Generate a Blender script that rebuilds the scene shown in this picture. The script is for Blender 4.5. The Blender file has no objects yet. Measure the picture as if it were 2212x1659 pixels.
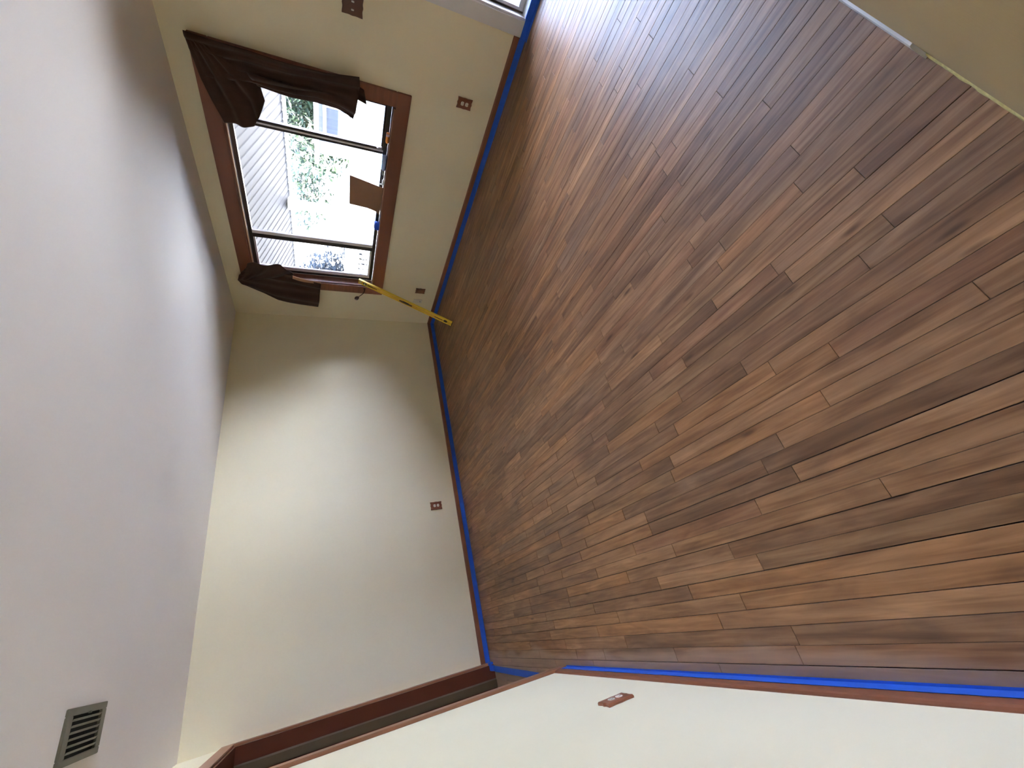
import bpy, bmesh, math, random
from mathutils import Vector, Matrix, noise

random.seed(7)
S = bpy.context.scene
COL = S.collection

# ------------------------------------------------------------------ camera
F_PX = 868.919
CAM = Vector((0.44312, -4.56425, 1.44481))
R_UP = Vector((0.85424174, -0.51984918, -0.00528078))     # photo "up"
R_RT = Vector((-0.22243195, -0.35629234, -0.90751297))    # photo "right" (the phone was held sideways)
FWD = Vector((0.46988837, 0.77641007, -0.41999086))
cam_data = bpy.data.cameras.new('camera')
cam_data.sensor_fit = 'HORIZONTAL'
cam_data.sensor_width = 36.0
cam_data.lens = F_PX / 2212.0 * 36.0
cam_data.clip_start = 0.004
cam_data.clip_end = 200
cam = bpy.data.objects.new('camera', cam_data)
COL.objects.link(cam)
m = Matrix((R_RT, R_UP, -FWD)).transposed().to_4x4()
m.translation = CAM
cam.matrix_world = m
S.camera = cam

# ------------------------------------------------------------------ world, sun, exposure
w = bpy.data.worlds.new('world'); S.world = w; w.use_nodes = True
nt = w.node_tree; nt.nodes.clear()
out = nt.nodes.new('ShaderNodeOutputWorld'); bg = nt.nodes.new('ShaderNodeBackground')
sky = nt.nodes.new('ShaderNodeTexSky'); sky.sky_type = 'NISHITA'
sky.sun_disc = False
sky.sun_elevation = math.radians(52); sky.sun_rotation = math.radians(12)
sky.altitude = 100; sky.air_density = 1.0; sky.dust_density = 0.9; sky.ozone_density = 2.2
bg.inputs['Strength'].default_value = 0.46
nt.links.new(sky.outputs[0], bg.inputs['Color']); nt.links.new(bg.outputs[0], out.inputs['Surface'])

sd = bpy.data.lights.new('sun', 'SUN'); sd.energy = 13.0; sd.angle = math.radians(0.6); sd.color = (1.0, 0.955, 0.90)
sun = bpy.data.objects.new('sun', sd); COL.objects.link(sun)
sun.rotation_euler = Vector((-0.48, 0.62, 1.0)).to_track_quat('Z', 'Y').to_euler()
sun.location = (0, 3, 9)

S.view_settings.view_transform = 'Standard'
S.view_settings.look = 'None'
S.view_settings.gamma = 1.0
S.view_settings.use_curve_mapping = False
S.view_settings.exposure = 3.78
S.cycles.use_denoising = True
S.cycles.max_bounces = 12
S.cycles.diffuse_bounces = 8
S.cycles.glossy_bounces = 4
S.cycles.transparent_max_bounces = 16
S.cycles.sample_clamp_indirect = 6.0
S.cycles.caustics_reflective = False
S.cycles.caustics_refractive = False

# daylight portals: one fills the big window, one the patio door (they guide sky light, they emit nothing)
def portal(name, loc, sy, sz):
    l = bpy.data.lights.new(name, 'AREA'); l.shape = 'RECTANGLE'; l.size = sz; l.size_y = sy
    l.cycles.is_portal = True
    o = bpy.data.objects.new(name, l); COL.objects.link(o)
    o.location = loc; o.rotation_euler = (0, math.radians(90), 0)

W, D, H = 4.256, 4.5835, 2.44
portal('window_portal', (W + .2, -1.715, 1.535), 2.2, 1.3)
portal('door_portal', (W + .2, -4.08, 1.02), .9, 2.05)

# ------------------------------------------------------------------ helpers
def srgb(r, g, b):
    f = lambda c: (c / 255 / 12.92) if c / 255 <= .04045 else ((c / 255 + .055) / 1.055) ** 2.4
    return (f(r), f(g), f(b), 1)

def mat(name, col, rough=.6, var=.06, scale=6.0, stretch=(1, 1, 1), bump=0.0, bscale=60., metallic=0, spec=.5, noise_dist=0.0, sheen=0):
    m = bpy.data.materials.new(name); m.use_nodes = True
    t = m.node_tree; b = t.nodes['Principled BSDF']
    b.inputs['Roughness'].default_value = rough; b.inputs['Metallic'].default_value = metallic
    b.inputs['Specular IOR Level'].default_value = spec
    if sheen: b.inputs['Sheen Weight'].default_value = sheen
    tc = t.nodes.new('ShaderNodeTexCoord'); mp = t.nodes.new('ShaderNodeMapping')
    mp.inputs['Scale'].default_value = stretch
    t.links.new(tc.outputs['Object'], mp.inputs['Vector'])
    n = t.nodes.new('ShaderNodeTexNoise'); n.inputs['Scale'].default_value = scale
    n.inputs['Detail'].default_value = 5; n.inputs['Distortion'].default_value = noise_dist
    t.links.new(mp.outputs[0], n.inputs['Vector'])
    r = t.nodes.new('ShaderNodeValToRGB')
    r.color_ramp.elements[0].position = .3; r.color_ramp.elements[1].position = .7
    c = col
    r.color_ramp.elements[0].color = (c[0] * (1 - var), c[1] * (1 - var), c[2] * (1 - var), 1)
    r.color_ramp.elements[1].color = (min(1, c[0] * (1 + var)), min(1, c[1] * (1 + var)), min(1, c[2] * (1 + var)), 1)
    t.links.new(n.outputs['Fac'], r.inputs['Fac']); t.links.new(r.outputs['Color'], b.inputs['Base Color'])
    if bump:
        n2 = t.nodes.new('ShaderNodeTexNoise'); n2.inputs['Scale'].default_value = bscale; n2.inputs['Detail'].default_value = 3
        t.links.new(mp.outputs[0], n2.inputs['Vector'])
        bp = t.nodes.new('ShaderNodeBump'); bp.inputs['Strength'].default_value = bump; bp.inputs['Distance'].default_value = .002
        t.links.new(n2.outputs['Fac'], bp.inputs['Height']); t.links.new(bp.outputs[0], b.inputs['Normal'])
    return m

def glass_mat(name, tint=(1, 1, 1, 1)):
    m = bpy.data.materials.new(name); m.use_nodes = True
    t = m.node_tree; t.nodes.clear()
    o = t.nodes.new('ShaderNodeOutputMaterial'); mx = t.nodes.new('ShaderNodeMixShader')
    tr = t.nodes.new('ShaderNodeBsdfTransparent'); gl = t.nodes.new('ShaderNodeBsdfGlossy'); fr = t.nodes.new('ShaderNodeFresnel')
    tr.inputs['Color'].default_value = tint; gl.inputs['Roughness'].default_value = .02; fr.inputs['IOR'].default_value = 1.35
    t.links.new(fr.outputs[0], mx.inputs[0]); t.links.new(tr.outputs[0], mx.inputs[1]); t.links.new(gl.outputs[0], mx.inputs[2])
    t.links.new(mx.outputs[0], o.inputs['Surface'])
    return m

PAINT = mat('cream_wall_paint', srgb(231, 223, 193), .75, .012, 3, bump=.12, bscale=160)
CEIL = mat('white_ceiling_paint', srgb(228, 224, 222), .8, .01, 2, bump=.1, bscale=120)
SASHM = mat('pale_sash_aluminium', srgb(226, 224, 232), .5)
WOODTRIM = mat('stained_trim_wood', srgb(128, 78, 54), .42, .18, 5, (1, 1, 8), bump=.05, bscale=40)
WOODTRIM_H = mat('stained_trim_wood_horizontal', srgb(128, 78, 54), .42, .18, 5, (1, .12, 1), bump=.05, bscale=40)
JAMB = mat('dark_red_jamb_wood', srgb(94, 48, 31), .38, .14, 4, (1, 1, .15))
STOP = mat('dark_jamb_stop', srgb(92, 78, 56), .5, .1, 4)
CASE_D = mat('door_casing_wood', srgb(152, 106, 78), .4, .12, 5, (1, 1, .15))
TAPE = mat('blue_masking_tape', srgb(32, 92, 196), .55, .08, 25, bump=.1, bscale=200)
WHITE = mat('white_door_paint', srgb(214, 214, 214), .45, .03, 5)
BRONZE = mat('dark_bronze_aluminium', srgb(62, 52, 50), .35, .08, 8, metallic=.3)
ALU = mat('grey_aluminium', srgb(176, 176, 182), .35, .05, 10, metallic=.55)
GLASS = glass_mat('clear_window_glass', (.97, .98, .98, 1))
PLATE = mat('brown_plate_wood', srgb(122, 72, 48), .45, .12, 20, (1, 1, .3))
SOCKET = mat('ivory_socket', srgb(226, 222, 210), .4, .02, 10)
SLOT = mat('dark_slot', srgb(40, 34, 30), .6, .02, 10)
VENTM = mat('grey_green_vent_metal', srgb(118, 116, 104), .45, .06, 10, metallic=.35)
VOID = mat('dark_duct_inside', srgb(16, 14, 13), .9, .02, 4)
FABRIC = mat('dark_brown_fabric', srgb(66, 45, 35), .85, .14, 18, (1, 1, .4), bump=.4, bscale=220, spec=.15, sheen=.15)
CARD = mat('brown_cardboard', srgb(146, 112, 88), .8, .07, 8, bump=.1, bscale=90)
YELLOW = mat('yellow_level_paint', srgb(212, 168, 50), .4, .05, 10)
YELLOWTOP = mat('yellow_level_rail', srgb(238, 208, 70), .35, .04, 10)
BLACKP = mat('black_plastic', srgb(44, 30, 12), .5, .05, 10)
VIAL = mat('pale_green_vial', srgb(220, 226, 190), .2, .03, 10)
ORANGE = mat('orange_plastic', srgb(222, 142, 66), .4, .04, 10)
BLUEP = mat('pale_blue_plastic', srgb(140, 164, 214), .3, .05, 10)
PINKP = mat('pale_pink_plastic', srgb(214, 184, 196), .4, .05, 10)
IRON = mat('dark_brown_metal', srgb(62, 46, 42), .4, .08, 10, metallic=.4)

def floor_material():
    m = bpy.data.materials.new('sanded_oak_boards'); m.use_nodes = True
    t = m.node_tree; N = t.nodes; L = t.links; b = N['Principled BSDF']
    at = N.new('ShaderNodeAttribute'); at.attribute_name = 'tone'
    at2 = N.new('ShaderNodeAttribute'); at2.attribute_name = 'shift'
    tc = N.new('ShaderNodeTexCoord')
    add = N.new('ShaderNodeVectorMath'); add.operation = 'ADD'
    L.new(tc.outputs['Object'], add.inputs[0]); L.new(at2.outputs['Color'], add.inputs[1])
    mp = N.new('ShaderNodeMapping'); mp.inputs['Scale'].default_value = (26, 1.5, 1)
    L.new(add.outputs[0], mp.inputs['Vector'])
    g = N.new('ShaderNodeTexNoise'); g.inputs['Scale'].default_value = 1.6; g.inputs['Detail'].default_value = 6; g.inputs['Distortion'].default_value = .8
    L.new(mp.outputs[0], g.inputs['Vector'])
    r = N.new('ShaderNodeValToRGB'); e = r.color_ramp.elements
    e[0].position = .28; e[0].color = srgb(118, 84, 58); e[1].position = .72; e[1].color = srgb(170, 133, 100)
    e.new(.5).color = srgb(147, 110, 79)
    L.new(g.outputs['Fac'], r.inputs['Fac'])
    mul = N.new('ShaderNodeMixRGB'); mul.blend_type = 'MULTIPLY'; mul.inputs['Fac'].default_value = 1
    L.new(r.outputs['Color'], mul.inputs['Color1']); L.new(at.outputs['Color'], mul.inputs['Color2'])
    # soft cloudy figure drawn out along the boards
    mp4 = N.new('ShaderNodeMapping'); mp4.inputs['Scale'].default_value = (14, 3.2, 1)
    L.new(add.outputs[0], mp4.inputs['Vector'])
    cf = N.new('ShaderNodeTexNoise'); cf.inputs['Scale'].default_value = 1.0; cf.inputs['Detail'].default_value = 4; cf.inputs['Distortion'].default_value = 1.6
    L.new(mp4.outputs[0], cf.inputs['Vector'])
    cr = N.new('ShaderNodeValToRGB'); c_ = cr.color_ramp.elements
    c_[0].position = .30; c_[0].color = (.74, .72, .71, 1); c_[1].position = .66; c_[1].color = (1.10, 1.08, 1.05, 1)
    L.new(cf.outputs['Fac'], cr.inputs['Fac'])
    mc = N.new('ShaderNodeMixRGB'); mc.blend_type = 'MULTIPLY'; mc.inputs['Fac'].default_value = .9
    L.new(mul.outputs[0], mc.inputs['Color1']); L.new(cr.outputs['Color'], mc.inputs['Color2'])
    mul = mc
    # small dark knots
    mp3 = N.new('ShaderNodeMapping'); mp3.inputs['Scale'].default_value = (9, 2.2, 1)
    L.new(add.outputs[0], mp3.inputs['Vector'])
    v = N.new('ShaderNodeTexVoronoi'); v.inputs['Scale'].default_value = 1.1; v.inputs['Randomness'].default_value = 1
    L.new(mp3.outputs[0], v.inputs['Vector'])
    kr = N.new('ShaderNodeValToRGB'); k = kr.color_ramp.elements
    k[0].position = .035; k[0].color = (.22, .17, .13, 1); k[1].position = .11; k[1].color = (1, 1, 1, 1)
    L.new(v.outputs['Distance'], kr.inputs['Fac'])
    mk = N.new('ShaderNodeMixRGB'); mk.blend_type = 'MULTIPLY'; mk.inputs['Fac'].default_value = .75
    L.new(mul.outputs[0], mk.inputs['Color1']); L.new(kr.outputs['Color'], mk.inputs['Color2'])
    # grey old-finish stains left by the sanding
    st = N.new('ShaderNodeTexNoise'); st.inputs['Scale'].default_value = 1.3; st.inputs['Detail'].default_value = 4; st.inputs['Distortion'].default_value = .6
    mp2 = N.new('ShaderNodeMapping'); mp2.inputs['Scale'].default_value = (1.6, .8, 1); mp2.inputs['Location'].default_value = (3.1, 1.7, 0)
    L.new(tc.outputs['Object'], mp2.inputs['Vector']); L.new(mp2.outputs[0], st.inputs['Vector'])
    sr = N.new('ShaderNodeValToRGB'); s_ = sr.color_ramp.elements
    s_[0].position = .5; s_[0].color = (0, 0, 0, 1); s_[1].position = .68; s_[1].color = (1, 1, 1, 1)
    L.new(st.outputs['Fac'], sr.inputs['Fac'])
    gm = N.new('ShaderNodeMixRGB'); gm.blend_type = 'MULTIPLY'; gm.inputs['Color2'].default_value = (.78, .80, .88, 1)
    L.new(sr.outputs['Color'], gm.inputs['Fac']); L.new(mk.outputs[0], gm.inputs['Color1'])
    # lighter scalloped edger marks along the left wall
    sx = N.new('ShaderNodeSeparateXYZ'); L.new(tc.outputs['Object'], sx.inputs[0])
    en = N.new('ShaderNodeTexNoise'); en.inputs['Scale'].default_value = 3.2; en.inputs['Detail'].default_value = 1
    L.new(tc.outputs['Object'], en.inputs['Vector'])
    ma = N.new('ShaderNodeMath'); ma.operation = 'MULTIPLY_ADD'; ma.inputs[1].default_value = -.16; L.new(en.outputs['Fac'], ma.inputs[0]); L.new(sx.outputs['X'], ma.inputs[2])
    er = N.new('ShaderNodeMapRange'); er.inputs['From Min'].default_value = .0; er.inputs['From Max'].default_value = .035
    er.inputs['To Min'].default_value = .5; er.inputs['To Max'].default_value = 0
    L.new(ma.outputs[0], er.inputs['Value'])
    em = N.new('ShaderNodeMixRGB'); em.inputs['Color2'].default_value = srgb(176, 152, 134)
    L.new(er.outputs[0], em.inputs['Fac']); L.new(gm.outputs[0], em.inputs['Color1'])
    L.new(em.outputs[0], b.inputs['Base Color'])
    b.inputs['Roughness'].default_value = .5
    b.inputs['Specular IOR Level'].default_value = .42
    bp = N.new('ShaderNodeBump'); bp.inputs['Strength'].default_value = .12; bp.inputs['Distance'].default_value = .001
    L.new(g.outputs['Fac'], bp.inputs['Height']); L.new(bp.outputs[0], b.inputs['Normal'])
    return m
FLOOR = floor_material()

def link(name, me, material, parent=None):
    o = bpy.data.objects.new(name, me); COL.objects.link(o)
    if material: me.materials.append(material)
    if parent: o.parent = parent
    return o

def mesh_boxes(boxes, bevel=0, M=None):
    bm = bmesh.new()
    for (a, b) in boxes:
        x0, x1 = sorted((a[0], b[0])); y0, y1 = sorted((a[1], b[1])); z0, z1 = sorted((a[2], b[2]))
        r = bmesh.ops.create_cube(bm, size=1)
        for v in r['verts']:
            v.co = Vector((x0 + (v.co.x + .5) * (x1 - x0), y0 + (v.co.y + .5) * (y1 - y0), z0 + (v.co.z + .5) * (z1 - z0)))
    if bevel: bmesh.ops.bevel(bm, geom=bm.edges[:], offset=bevel, segments=2, affect='EDGES', clamp_overlap=True)
    if M is not None: bm.transform(M)
    me = bpy.data.meshes.new('m'); bm.to_mesh(me); bm.free(); return me

def boxes(name, bx, material, parent=None, bevel=0, M=None):
    return link(name, mesh_boxes(bx, bevel, M), material, parent)

def prism(name, pts, axis, a, b, material, parent=None, bevel=0):
    """polygon pts in the two other axes, extruded along axis from a to b"""
    bm = bmesh.new(); lo = []; hi = []
    for (p, q) in pts:
        for val, lst in ((a, lo), (b, hi)):
            c = [p, q]; c.insert(axis, val); lst.append(bm.verts.new(c))
    bm.faces.new(lo); bm.faces.new(hi[::-1]); n = len(pts)
    for i in range(n): bm.faces.new((lo[i], lo[(i + 1) % n], hi[(i + 1) % n], hi[i]))
    bmesh.ops.recalc_face_normals(bm, faces=bm.faces[:])
    if bevel: bmesh.ops.bevel(bm, geom=bm.edges[:], offset=bevel, segments=2, affect='EDGES', clamp_overlap=True)
    me = bpy.data.meshes.new('m'); bm.to_mesh(me); bm.free()
    return link(name, me, material, parent)

def smooth(o):
    for p in o.data.polygons: p.use_smooth = True
    return o

def lathe(name, prof, material, parent=None, M=None, seg=28):
    bm = bmesh.new(); rings = []
    for (r, z) in prof:
        rings.append([bm.verts.new((r * math.cos(2 * math.pi * i / seg), r * math.sin(2 * math.pi * i / seg), z)) for i in range(seg)])
    for a, b in zip(rings, rings[1:]):
        for i in range(seg): bm.faces.new((a[i], a[(i + 1) % seg], b[(i + 1) % seg], b[i]))
    bm.faces.new(rings[0][::-1]); bm.faces.new(rings[-1])
    if M is not None: bm.transform(M)
    bmesh.ops.recalc_face_normals(bm, faces=bm.faces[:])
    me = bpy.data.meshes.new('m'); bm.to_mesh(me); bm.free()
    return smooth(link(name, me, material, parent))

def tube(name, pts, rad, material, parent=None, seg=10):
    bm = bmesh.new(); rings = []
    P = [Vector(p) for p in pts]
    for i, p in enumerate(P):
        d = (P[min(i + 1, len(P) - 1)] - P[max(i - 1, 0)]).normalized()
        u = d.cross(Vector((0, 0, 1)));  u = u.normalized() if u.length > 1e-3 else Vector((1, 0, 0))
        v = d.cross(u).normalized()
        rr = rad[i] if isinstance(rad, (list, tuple)) else rad
        rings.append([bm.verts.new(p + rr * (u * math.cos(2 * math.pi * k / seg) + v * math.sin(2 * math.pi * k / seg))) for k in range(seg)])
    for a, b in zip(rings, rings[1:]):
        for k in range(seg): bm.faces.new((a[k], a[(k + 1) % seg], b[(k + 1) % seg], b[k]))
    bm.faces.new(rings[0][::-1]); bm.faces.new(rings[-1])
    bmesh.ops.recalc_face_normals(bm, faces=bm.faces[:])
    me = bpy.data.meshes.new('m'); bm.to_mesh(me); bm.free()
    return smooth(link(name, me, material, parent))

def empty(name, loc, rz=0):
    o = bpy.data.objects.new(name, None); COL.objects.link(o); o.location = loc; o.rotation_euler = (0, 0, rz)
    o.empty_display_size = .05
    return o

def tag(o, label=None, cat=None, group=None, kind=None):
    if label: o['label'] = label
    if cat: o['category'] = cat
    if group: o['group'] = group
    if kind: o['kind'] = kind
    return o

def struct(o, label=None):
    o['kind'] = 'structure'
    if label: o['label'] = label
    return o

def copy_tree(o, parent=None):
    c = o.copy(); COL.objects.link(c)
    if parent: c.parent = parent
    for ch in list(o.children): copy_tree(ch, c)
    return c

# ------------------------------------------------------------------ floor of narrow boards
def build_floor():
    bm = bmesh.new()
    tone = bm.loops.layers.float_color.new('tone'); shift = bm.loops.layers.float_color.new('shift')
    BW, X0 = .0585, 1.808
    LIGHT = (1.20, 1.19, 1.14); TAN = (1.10, 1.07, 1.0); ORG = (1.14, 1.05, .90); RED = (1.02, .94, .92)
    MID = (1.0, 1.0, 1.0); DARK = (.82, .80, .80); GREY = (.87, .90, .95); OLV = (.94, .95, .90); DK2 = (.74, .71, .69)
    pal = [LIGHT, TAN, TAN, ORG, RED, RED, MID, MID, MID, DARK, GREY, GREY, OLV, DK2]
    known = {  # board index -> [(y where it ends, tone), ...] listed from the front wall to the back
        -2: [(-3.9, GREY), (-3.0, RED)], -1: [(-3.75, OLV), (-2.9, GREY)],
        0: [(-4.29, OLV), (-3.6, MID)], 1: [(-3.43, DARK), (-2.7, TAN)], 2: [(-3.9, GREY), (-3.1, MID)], 3: [(-3.8, LIGHT), (-3.0, RED)],
        4: [(-4.26, LIGHT), (-3.75, DARK), (-3.0, MID)], 5: [(-3.9, OLV), (-3.2, GREY)],
        6: [(-4.2, GREY), (-3.85, ORG), (-3.0, DARK)], 7: [(-3.44, OLV), (-3.0, LIGHT), (-2.2, DARK)],
        8: [(-4.33, DARK), (-3.75, LIGHT), (-2.9, DARK)], 9: [(-4.0, MID), (-3.3, RED)],
        10: [(-4.02, LIGHT), (-3.5, DK2), (-2.7, MID)], 11: [(-4.3, GREY), (-2.83, OLV), (-2.1, RED)],
        12: [(-4.2, GREY), (-3.4, DARK), (-2.8, ORG)], 13: [(-3.72, DARK), (-3.2, DK2), (-2.4, MID)],
        14: [(-3.81, TAN), (-3.3, ORG), (-2.6, DARK)], 15: [(-4.0, RED), (-3.0, ORG), (-2.2, MID)],
        16: [(-4.33, LIGHT), (-3.2, TAN), (-2.5, DARK)], 17: [(-3.9, LIGHT), (-3.17, ORG), (-2.4, OLV)],
        18: [(-3.7, TAN), (-2.74, GREY), (-2.0, ORG)], 19: [(-3.6, DK2), (-2.9, DARK), (-2.3, TAN)],
        20: [(-3.69, LIGHT), (-2.9, DARK), (-2.2, ORG)], 21: [(-3.5, TAN), (-2.73, RED), (-1.9, TAN)],
        22: [(-3.9, LIGHT), (-3.0, TAN), (-2.32, LIGHT), (-1.5, DARK)], 23: [(-3.3, DK2), (-2.6, MID), (-1.91, ORG), (-1.27, DK2)],
        24: [(-3.4, OLV), (-2.82, LIGHT), (-1.9, DK2), (-1.27, DARK)], 25: [(-3.0, ORG), (-2.18, DARK), (-1.5, OLV)],
        26: [(-3.25, ORG), (-2.4, LIGHT), (-1.6, TAN)], 27: [(-3.1, TAN), (-2.15, ORG), (-1.5, LIGHT)],
        28: [(-3.4, DARK), (-2.4, DARK), (-1.7, MID)], 29: [(-3.38, RED), (-2.76, RED), (-2.15, GREY)],
        30: [(-3.0, GREY), (-2.0, OLV)]}
    k0 = -42
    for k in range(k0, 56):
        xr = X0 - k * BW; xl = xr - BW
        if xl > W + .01: continue
        far, near = -0.002, -D + .0
        if xl < -.02:
            far, near = .6, -3.2                   # boards running on beyond the doorway
            if xl < -1.34: break
        xr2 = min(xr, W); y = near; segs = []
        for (ye, tn) in known.get(k, []):
            segs.append((y, ye, tn)); y = ye
        while y < far:
            ln = random.choice((.35, .5, .65, .8, 1.0, 1.3)) * random.uniform(.8, 1.2)
            ye = min(far, y + ln)
            if far - ye < .15: ye = far
            segs.append((y, ye, random.choice(pal))); y = ye
        gap = random.choice((.0004, .0006, .0008, .0012, .0018, .0026))
        if k > 31: gap = .0006
        for (a, b, tn) in segs:
            j = random.uniform(.93, 1.07)
            c = (tn[0] * j, tn[1] * j, tn[2] * j, 1)
            sh = (random.uniform(0, 50), random.uniform(0, 50), random.uniform(0, 9), 1)
            x_a, x_b, y_a, y_b = xl + gap, xr2 - .0003, a + .0006, b - .0006
            lo = -.012; bev = .0008
            vs = [bm.verts.new(p) for p in ((x_a, y_a, lo), (x_b, y_a, lo), (x_b, y_b, lo), (x_a, y_b, lo))]
            vm = [bm.verts.new(p) for p in ((x_a, y_a, -bev), (x_b, y_a, -bev), (x_b, y_b, -bev), (x_a, y_b, -bev))]
            vt = [bm.verts.new(p) for p in ((x_a + bev, y_a + bev, 0), (x_b - bev, y_a + bev, 0), (x_b - bev, y_b - bev, 0), (x_a + bev, y_b - bev, 0))]
            fs = [bm.faces.new(vt)]
            for i in range(4):
                fs.append(bm.faces.new((vs[i], vs[(i + 1) % 4], vm[(i + 1) % 4], vm[i])))
                fs.append(bm.faces.new((vm[i], vm[(i + 1) % 4], vt[(i + 1) % 4], vt[i])))
            for f in fs:
                for l in f.loops: l[tone] = c; l[shift] = sh
    # sub-floor under the gaps
    for (x0, x1, y0, y1) in ((-.0, W + .16, -D - .12, .12), (-1.5, -.0, -3.3, .7)):
        q = [bm.verts.new(p) for p in ((x0, y0, -.012), (x1, y0, -.012), (x1, y1, -.012), (x0, y1, -.012))]
        q2 = [bm.verts.new(p) for p in ((x0, y0, -.06), (x1, y0, -.06), (x1, y1, -.06), (x0, y1, -.06))]
        fl = [bm.faces.new(q), bm.faces.new(q2[::-1])] + [bm.faces.new((q2[i], q2[(i + 1) % 4], q[(i + 1) % 4], q[i])) for i in range(4)]
        for f in fl:
            for l in f.loops: l[tone] = (.16, .13, .11, 1); l[shift] = (0, 0, 0, 1)
    me = bpy.data.meshes.new('floor'); bm.to_mesh(me); bm.free()
    return struct(link('floor', me, FLOOR), 'narrow sanded brown oak floorboards running towards the back wall')
build_floor()

# ------------------------------------------------------------------ walls and ceiling
T = .13
WY0, WY1, WZ0, WZ1 = -2.802, -.643, .897, 2.178          # window opening (y near, y far, sill, head)
PY0, PY1, PZ1 = -4.50, -3.645, 2.04                      # patio door opening
DY0, DY1, DZ1 = -1.56, -.10, 2.085                       # doorway in the left wall
LT = .20                                                 # left wall thickness
struct(boxes('wall_back', [((-LT, 0, -.05), (W + T, T, H))], PAINT), 'cream painted back wall')
struct(boxes('wall_right', [
    ((W, WY1, -.05), (W + T, T, H)),
    ((W, WY0, -.05), (W + T, WY1, WZ0)), ((W, WY0, WZ1), (W + T, WY1, H)),
    ((W, PY1, -.05), (W + T, WY0, H)), ((W, PY0, PZ1), (W + T, PY1, H)),
    ((W, -D - T, -.05), (W + T, PY0, H))], PAINT), 'cream painted wall with the big window')
struct(boxes('wall_left', [
    ((-LT, DY1, -.05), (0, 0, H)), ((-LT, DY0, DZ1), (0, DY1, H)),
    ((-LT, -D - T, -.05), (0, DY0, H))], PAINT), 'pale cream wall beside the doorway')
struct(boxes('wall_front', [((0, -D, -.05), (W, -D - T, H))], mat('shade_darkened_wall_paint', srgb(166, 147, 104), .75, .012, 3, bump=.12, bscale=160)), 'wall at the near end of the room, its shade painted in as olive')  # shade on this wall is put into a darker olive colour
struct(boxes('ceiling', [((-1.6, -D - T, H), (W + T, .8, H + .12))], CEIL), 'smooth white ceiling')
# hall beyond the doorway
struct(boxes('wall_hall', [((-1.5, -3.3, -.05), (-1.36, .7, H)), ((-1.36, .6, -.05), (-LT, .7, H)), ((-1.36, -3.3, -.05), (-LT, -3.2, H)),
                           ((-LT, T, -.05), (-LT + .05, .6, H))], PAINT), 'cream wall of the hall beyond the doorway')

# baseboards: square board with an eased top edge
def base_prof(sgn, wall):
    return [(wall, 0), (wall + sgn * .013, 0), (wall + sgn * .013, .080), (wall + sgn * .010, .088), (wall + sgn * .004, .091), (wall, .091)]
def baseboard(name, axis, wall, sgn, a, b, m_, label):
    pts = base_prof(sgn, wall)
    return struct(prism(name, pts, axis, a, b, m_), label)
baseboard('baseboard_back', 0, -.0005, -1, .0, W, WOODTRIM_H, 'brown wooden baseboard along the back wall')
baseboard('baseboard_right', 1, W + .0005, -1, -3.542, -.0135, WOODTRIM_H, 'brown wooden baseboard under the window')
baseboard('baseboard_left', 1, -.0005, 1, -D + .001, -1.632, WOODTRIM_H, 'brown wooden baseboard on the left wall')
struct(prism('baseboard_front', [(-D - .0005, 0), (-D + .0085, 0), (-D + .0085, .080), (-D + .006, .09), (-D - .0005, .091)], 0, 1.435, W - .02, WHITE), 'white baseboard starting part way along the near wall')

# ragged ridge of old paint where the near wall has no baseboard
def ragged():
    bm = bmesh.new(); prev = None; n = 90
    for i in range(n + 1):
        x = .02 + (1.43 - .02) * i / n
        h = .012 + .016 * (noise.noise(Vector((x * 22, 0, 3))) * .5 + .5) + .006 * noise.noise(Vector((x * 90, 4, 0)))
        d = .0030 + .0035 * (noise.noise(Vector((x * 30, 7, 1))) * .5 + .5)
        cur = [bm.verts.new((x, -D - .0004, 0.0)), bm.verts.new((x, -D + d, .0)), bm.verts.new((x, -D + d * .7, h)), bm.verts.new((x, -D - .0004, h + .006))]
        if prev:
            for k in range(3): bm.faces.new((prev[k], cur[k], cur[k + 1], prev[k + 1]))
        prev = cur
    bmesh.ops.recalc_face_normals(bm, faces=bm.faces[:])
    me = bpy.data.meshes.new('m'); bm.to_mesh(me); bm.free()
    return struct(link('trim_1', me, mat('old_yellow_paint_ridge', srgb(206, 196, 132), .8, .2, 60)), 'ragged yellowish paint edge at the foot of the near wall')
ragged()

# ------------------------------------------------------------------ doorway in the left wall
d1 = struct(empty('door_1', (0, (DY0 + DY1) / 2, 0)), 'doorway with dark red jambs in the left wall')
o1 = Vector(d1.location)
def sub(o, parent):                                       # parent a part built in world coordinates
    o.parent = parent; o.matrix_parent_inverse = Matrix.Translation(-Vector(parent.location)); return o
CT = .018
sub(boxes('casing', [((0, -.032, 0), (CT, DY1 + .003, DZ1 - .003))], CASE_D, None, .003), d1)
sub(boxes('casing', [((0, DY0 - .068, 0), (CT, DY0 + .003, DZ1 - .003))], CASE_D, None, .003), d1)
sub(boxes('casing', [((0, DY0 - .068, DZ1 - .003), (CT, -.032, DZ1 + .085))], CASE_D, None, .003), d1)
sub(boxes('jamb', [((-LT, DY1 - .016, 0), (-.0, DY1, DZ1))], JAMB), d1)
sub(boxes('jamb', [((-LT, DY0, 0), (-.0, DY0 + .016, DZ1))], JAMB), d1)
sub(boxes('jamb', [((-LT, DY0 + .016, DZ1 - .016), (0, DY1 - .016, DZ1))], JAMB), d1)
sub(boxes('door_stop', [((-.178, DY1 - .028, 0), (-.118, DY1 - .016, DZ1 - .016)),
                        ((-.178, DY1 - .016, DZ1 - .028), (-.118, DY0 + .016, DZ1 - .016)),
                        ((-.178, DY0 + .016, 0), (-.118, DY0 + .028, DZ1 - .028))], STOP, None, .002), d1)

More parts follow.
